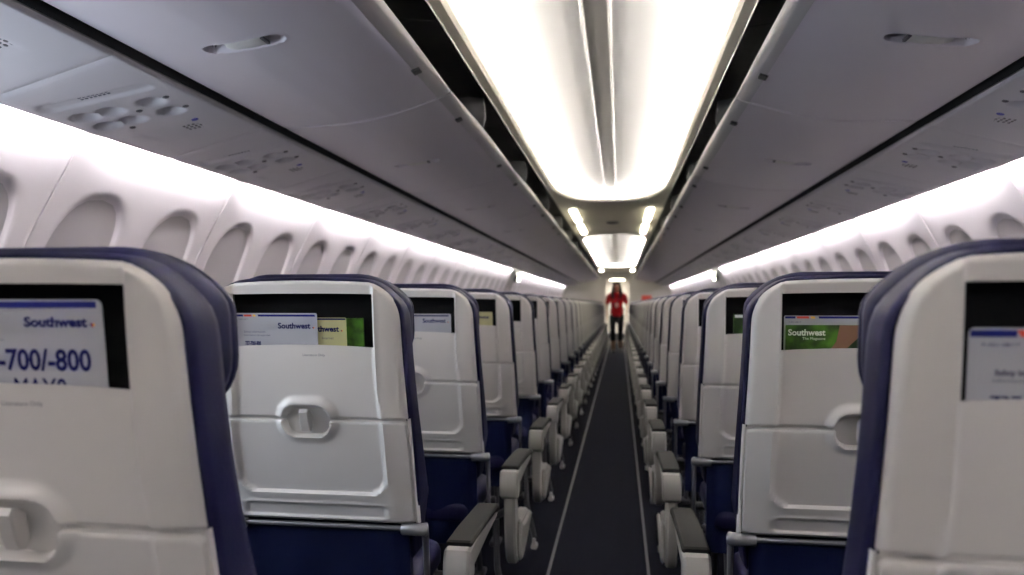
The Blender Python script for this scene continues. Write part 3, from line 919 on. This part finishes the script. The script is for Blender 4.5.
# ------------------------------------------------------------------ passenger service panels
PA0, PA1, PZ0, PZ1 = 1.676, 1.271, 1.722, 1.833
PW = math.hypot(PA0 - PA1, PZ1 - PZ0)
def make_psu(sx, skew):
    r = empty('service_panel')
    ea = ((PA1 - PA0) / PW, (PZ1 - PZ0) / PW)              # inboard along the panel
    na = (ea[1], -ea[0])                                    # up / outboard normal
    def Q(v, y, d=0.):                                      # v: metres inboard, y along, d: into the ceiling
        return (sx * (PA0 + ea[0] * v + na[0] * d), y, PZ0 + ea[1] * v + na[1] * d)
    sk = lambda v: skew * (v - .2)
    pill = (.20, -.25, .175, .028)
    dims = [(v, y) for v in (.085, .165, .290) for y in (-.115, -.005)]
    def depth(v, y):
        d = 0.
        yy = y - sk(v)
        q = sd_rr(v, yy, .20, -.235, .165, .030, .029)
        d += .009 * (1 - sstep(q, -.011, .002))
        for dv, dy in dims:
            rr = math.hypot((v - dv) / .042, (yy - dy) / .042)
            if rr < 1.2: d += .032 * (1 - sstep(rr, .60, 1.02))
        d += .003 * (1 - sstep(sd_rr(v, yy, .19, .185, .10, .045, .04), -.006, .002))
        e = abs(abs(y) - PITCH / 2)
        d += .004 * (1 - sstep(e, 0, .005))
        d += .010 * (1 - sstep(v, 0, .010)) + .010 * (1 - sstep(PW - v, 0, .010))
        return d
    V = merge(lin(0, PW, 50), [.002, .005, PW - .002, PW - .005]); Y = merge(lin(-PITCH / 2, PITCH / 2, 30), lin(-.29, .06, 48), [-PITCH / 2 + .002, PITCH / 2 - .002])
    b = MB(); P = [[Q(v, y, depth(v, y)) for y in Y] for v in V]; b.grid(P)
    b.grid([[Q(0, y, .010), Q(0, y, .03)] for y in Y[::8] + [Y[-1]]])
    b.grid([[Q(PW, y, .010), Q(PW, y, .05)] for y in Y[::8] + [Y[-1]]])
    pn = b.build('panel', M['psu'], r, 50)
    def disc(v, y, rad, d0, d1, n=16, k=1.):
        b = MB(); yy = y + sk(v)
        b.loops([[Q(v + rad * math.cos(2 * PI * i / n), yy + rad * k * math.sin(2 * PI * i / n), d0) for i in range(n)],
                 [Q(v + rad * .8 * math.cos(2 * PI * i / n), yy + rad * .8 * k * math.sin(2 * PI * i / n), d1) for i in range(n)]], True, True)
        return b
    for i, (v, y) in enumerate(dims):
        nm = 'reading_light' if i % 2 == 0 else 'air_vent'
        disc(v, y, .025, .034, .024).build(nm, M['lens'] if i % 2 == 0 else M['vent_shaded'], r)  # dark, enlarged discs paint the shade of each dimple
    for v, y in ((.345, -.13), (.345, -.02), (.225, -.07), (.125, .055)):
        disc(v, y, .012, .004, -.002, 12).build('push_button', M['psudark'], r)
    disc(.30, .115, .015, .004, -.002, 12, .8).build('call_button', M['iconblue'], r)
    b = MB()
    for i in range(5):
        for j in range(3):
            vv = .235 + i * .016; y = .165 + j * .020
            b.loops([[Q(vv + .004 * math.cos(2 * PI * k / 8), y + sk(vv) + .0075 * math.sin(2 * PI * k / 8), dd) for k in range(8)] for dd in (.004, .0016)], False, True)
    b.build('speaker_grille', M['psudark'], r)
    b = MB()
    for i in range(7):
        vv = .16 + i * .013
        for rr_ in (-.247, -.233):
            b.loops([[Q(vv + a, rr_ + sk(vv) + c, dd) for a, c in ((-.004, -.004), (.004, -.004), (.004, .004), (-.004, .004))] for dd in (.0095, .0082)], False, True)
    b.build('sign_marking', M['inkgrey'], r)
    return r
for side, sx, c0 in (('left', -1, 2.27), ('right', 1, 2.60)):
    proto = make_psu(sx, .22); k = 0
    for i in range(-5, 28):
        yc = c0 + PITCH * i
        if yc - PITCH / 2 < Y0 + .01 or yc + PITCH / 2 > Y1 - .01: continue
        o = proto if k == 0 else copy_tree(proto)
        o.location = (0, yc, 0); k += 1
        tag(o, 'grey service panel with lights and air vents above the %s seats, %s from the rear' % (side, ORD[k - 1]), 'service panel', 'service panels above the %s seats' % side)
# dark backing above the service panels, closes the slot behind the bins
for i, sx in enumerate((-1, 1)):
    b = MB(); A = [(1.2645, 1.842), (1.2645, 1.93), (1.31, 1.937), (1.64, 1.80), (1.680, 1.795), (1.71, 1.80)]
    b.grid([[(sx * a, y, z) for a, z in A] for y in (Y0, Y1)]); n += 1
    struct(b.build('trim_%d' % n, M['black']))
# exit lamps half way along the sidewalls
for side, sx in (('left', -1), ('right', 1)):
    a = wall_s(1.62)
    r = empty('exit_lamp', (sx * (a - .03), 13.35, 1.62))
    b = MB(); b.box((0, 0, 0), (.07, .26, .14), .012); b.build('housing', M['psudark'], r)
    for y, z in ((0, .045), (-.07, -.03), (.07, -.03)):
        b = MB(); b.box((-sx * .02, y, z), (.05, .10, .055), .02, 3); b.build('lamp', M['lamp'], r)
    tag(r, 'cluster of three small bright lamps on the %s sidewall' % side, 'light')

# ------------------------------------------------------------------ the woman in the aisle
def capsules(chains, voxel, smooth=6):
    """union of tapered capsules, remeshed into one continuous surface"""
    b = MB()
    for ch in chains:
        pts = [(Vector(p[:3]), p[3] if len(p) == 4 else (p[3], p[4])) for p in ch]
        n = 14; L = []
        for i, (p, rr) in enumerate(pts):
            d = (pts[min(i + 1, len(pts) - 1)][0] - pts[max(i - 1, 0)][0]).normalized()
            ax = Vector((1, 0, 0)) if abs(d.x) < .9 else Vector((0, 1, 0))
            bx = (ax - d * ax.dot(d)).normalized(); by = d.cross(bx)
            ra, rb = rr if isinstance(rr, tuple) else (rr, rr)
            def ring(c, k): return [c + bx * ra * k * math.cos(2 * PI * q / n) + by * rb * k * math.sin(2 * PI * q / n) for q in range(n)]
            m_ = min(ra, rb)
            if i == 0:
                for t in (85, 60, 30): L.append(ring(p - d * m_ * math.sin(math.radians(t)), math.cos(math.radians(t))))
            L.append(ring(p, 1))
            if i == len(pts) - 1:
                for t in (30, 60, 85): L.append(ring(p + d * m_ * math.sin(math.radians(t)), math.cos(math.radians(t))))
        b.loops(L, True, True)
    o = b.build('tmpbody', M['skin'])
    md = o.modifiers.new('r', 'REMESH'); md.mode = 'VOXEL'; md.voxel_size = voxel
    ms = o.modifiers.new('s', 'SMOOTH'); ms.iterations = smooth; ms.factor = .5
    dg = bpy.context.evaluated_depsgraph_get(); dg.update()
    me = bpy.data.meshes.new_from_object(o.evaluated_get(dg))
    bpy.data.objects.remove(o)
    me.polygons.foreach_set('use_smooth', [True] * len(me.polygons))
    return me
def mk(name, me, m, parent=None):
    me.name = name; me.materials.clear(); me.materials.append(m)
    o = bpy.data.objects.new(name, me); C.objects.link(o)
    if parent: o.parent = parent
    return o
# local frame: x to the picture's right, -y towards the camera, feet at z = 0, 1.68 m tall
def hand(wx, wy, wz, sg):
    """relaxed hand below the wrist: palm, four unequal fingers, thumb"""
    ch = [[(wx, wy, wz, .022, .017), (wx, wy - .006, wz - .045, .017, .036), (wx, wy - .012, wz - .085, .014, .038)]]
    for k, (dy, ln) in enumerate(((-.036, .066), (-.013, .076), (.009, .070), (.030, .055))):
        y = wy - .012 + dy
        ch.append([(wx, y, wz - .080, .0095), (wx + sg * -.004, y - .004, wz - .08 - ln * .5, .0088), (wx + sg * -.016, y - .006, wz - .08 - ln * .95, .0078)])
    ch.append([(wx, wy - .030, wz - .030, .011), (wx - sg * .008, wy - .055, wz - .062, .010), (wx - sg * .014, wy - .060, wz - .090, .0085)])
    return ch
LS = (-.165, .0, 1.375); RS = (.165, .0, 1.375)
arms = [[(-.15, 0, 1.37, .045), (-.185, .015, 1.34, .044), (-.215, .04, 1.20, .038), (-.235, .05, 1.085, .033), (-.235, .0, .96, .027), (-.23, -.035, .862, .021)],
        [(.15, 0, 1.37, .045), (.185, .01, 1.34, .044), (.220, .03, 1.20, .038), (.240, .03, 1.085, .033), (.235, -.05, .97, .027), (.225, -.10, .885, .021)]]
legL = [(-.09, .0, .90, .082), (-.10, -.04, .70, .070), (-.095, -.075, .49, .052), (-.09, -.05, .33, .052), (-.085, -.03, .12, .033), (-.085, -.04, .07, .034)]
legR = [(.09, .0, .90, .082), (.085, .03, .70, .070), (.08, .05, .49, .052), (.08, .13, .33, .050), (.08, .20, .13, .033), (.08, .21, .09, .034)]
torso = [(0, .0, .88, .155, .105), (0, .0, .98, .150, .10), (0, .0, 1.10, .128, .088), (0, -.01, 1.24, .145, .10), (0, 0, 1.34, .150, .085), (0, .005, 1.40, .09, .06)]
neck = [(0, .005, 1.38, .055), (0, -.002, 1.46, .050), (0, -.008, 1.50, .052)]
head = [(0, -.014, 1.485, .052, .058), (0, -.010, 1.535, .066, .080), (0, -.002, 1.585, .073, .090), (0, .004, 1.615, .068, .082)]
nose = [(0, -.085, 1.575, .008), (0, -.100, 1.548, .011), (0, -.094, 1.540, .012)]
ears = [[(sx * .074, .0, 1.585, .009), (sx * .078, .006, 1.560, .010), (sx * .072, .002, 1.535, .008)] for sx in (-1, 1)]
chin = [(0, -.055, 1.492, .026), (0, -.06, 1.495, .026)]
body = mk('person', capsules([torso, neck, head, nose, chin] + ears + arms + [legL, legR] + hand(-.23, -.035, .862, -1) + hand(.225, -.10, .885, 1), .0065, 5), M['skin'])
shirt = [[(0, .0, .885, .168, .118), (0, .0, .98, .165, .113), (0, .0, 1.10, .146, .102), (0, -.01, 1.24, .160, .114), (0, 0, 1.345, .162, .098), (0, .004, 1.405, .085, .062)],
         [(-.14, 0, 1.375, .056), (-.188, .015, 1.335, .056), (-.212, .034, 1.22, .058), (-.216, .038, 1.19, .058)],
         [(.14, 0, 1.375, .056), (.188, .012, 1.335, .056), (.216, .028, 1.22, .058), (.220, .03, 1.19, .058)]]
mk('t_shirt', capsules(shirt, .008, 4), M['redshirt'], body)
pants = [[(0, .0, .80, .150, .11), (0, .0, .90, .160, .112)],
         [(-.09, .0, .86, .092), (-.10, -.04, .70, .082), (-.097, -.07, .52, .070), (-.093, -.062, .40, .064), (-.09, -.05, .31, .062)],
         [(.09, .0, .86, .092), (.088, .03, .70, .082), (.082, .05, .52, .070), (.08, .098, .40, .064), (.08, .14, .31, .060)]]
mk('trousers', capsules(pants, .008, 4), M['blackcloth'], body)
hair = [[(0, .022, 1.625, .092, .090), (0, .035, 1.56, .118, .078), (0, .055, 1.48, .138, .056), (0, .07, 1.38, .148, .044), (0, .075, 1.28, .130, .036), (0, .07, 1.22, .06, .02)],
        [(-.035, -.045, 1.655, .034), (-.074, -.028, 1.60, .028), (-.092, -.024, 1.52, .032), (-.100, -.05, 1.42, .038), (-.098, -.085, 1.33, .030), (-.08, -.098, 1.26, .012)],
        [(.035, -.045, 1.655, .034), (.074, -.028, 1.60, .028), (.092, -.024, 1.52, .032), (.100, -.05, 1.42, .038), (.098, -.085, 1.33, .030), (.08, -.098, 1.26, .012)]]
mk('hair', capsules(hair, .007, 3), M['hair'], body)
for x, y, z, t in ((-.085, -.04, .035, 0), (.08, .21, .06, .35)):
    sh = [[(x, y + .035, z + .012, .036, .034), (x, y - .04, z + .004, .040, .030), (x, y - .12, z - .006, .042, .024), (x, y - .165, z - .010, .034, .018)], [(x, y + .02, z + .02, .038), (x, y + .015, z + .05, .038)]]
    if t: sh = [[(px, y + (py - y) * math.cos(t), pz + (py - y) * math.sin(t) * .35 + .01, *rr) for px, py, pz, *rr in c_] for c_ in sh]
    mk('shoe', capsules(sh, .006, 3), M['shoe'], body)
for sx in (-1, 1):
    b = MB(); bm = bmesh.new(); bmesh.ops.create_uvsphere(bm, u_segments=10, v_segments=8, radius=.011); bmesh.ops.translate(bm, vec=(sx * .030, -.083, 1.578), verts=bm.verts); b.bm(bm)
    b.build('eye', M['inkwhite'], body)
    b = MB(); b.tube([(sx * .016, -.096, 1.597), (sx * .030, -.096, 1.602), (sx * .046, -.086, 1.598)], .0035, 6); b.build('eyebrow', M['hair'], body)
b = MB(); b.tube([(-.022, -.090, 1.513), (0, -.099, 1.511), (.022, -.090, 1.513)], [.003, .006, .003], 8); b.build('mouth', M['redsign'], body)
b = MB(); b.tube([(-.07, -.06, 1.42), (-.05, -.115, 1.30), (-.015, -.130, 1.17)], .004, 6); b.tube([(.07, -.06, 1.42), (.05, -.115, 1.30), (.015, -.130, 1.17)], .004, 6); b.build('lanyard', M['ink'], body)
b = MB(); b.box((0, -.132, 1.125), (.06, .006, .09), .002); b.build('badge', M['inkwhite'], body)
b = MB(); b.tube([(.236, -.045, .985), (.236, -.055, .968)], .033, 12); b.build('watch', M['alu'], body)
body.location = (.02, 17.8, 0)
tag(body, 'woman with long dark hair in a red t-shirt and black trousers walking down the aisle', 'person')

# ------------------------------------------------------------------ camera, light, view
cam = bpy.data.cameras.new('camera'); co = bpy.data.objects.new('camera', cam); C.objects.link(co)
F = 740.; VX, VY = 620 - 512, 304 - 287.5
th = math.atan(VY / F); ph = math.atan(VX / F * math.cos(th))
co.location = (.095, 0, 1.15); co.rotation_euler = (PI / 2 + th, 0, ph)
cam.sensor_width = 36; cam.lens = 36 * F / 1024; cam.clip_start = .02
cam.dof.use_dof = True; cam.dof.focus_distance = 1.65; cam.dof.aperture_fstop = 3.0
sc = bpy.context.scene; sc.camera = co
w = bpy.data.worlds.new('world'); sc.world = w; w.use_nodes = True
w.node_tree.nodes['Background'].inputs[0].default_value = (0, 0, 0, 1)
sc.view_settings.view_transform = 'Standard'; sc.view_settings.look = 'None'; sc.view_settings.gamma = 1; sc.view_settings.use_curve_mapping = False
sc.view_settings.exposure = 1.36
sc.cycles.diffuse_bounces = 10; sc.cycles.max_bounces = 14
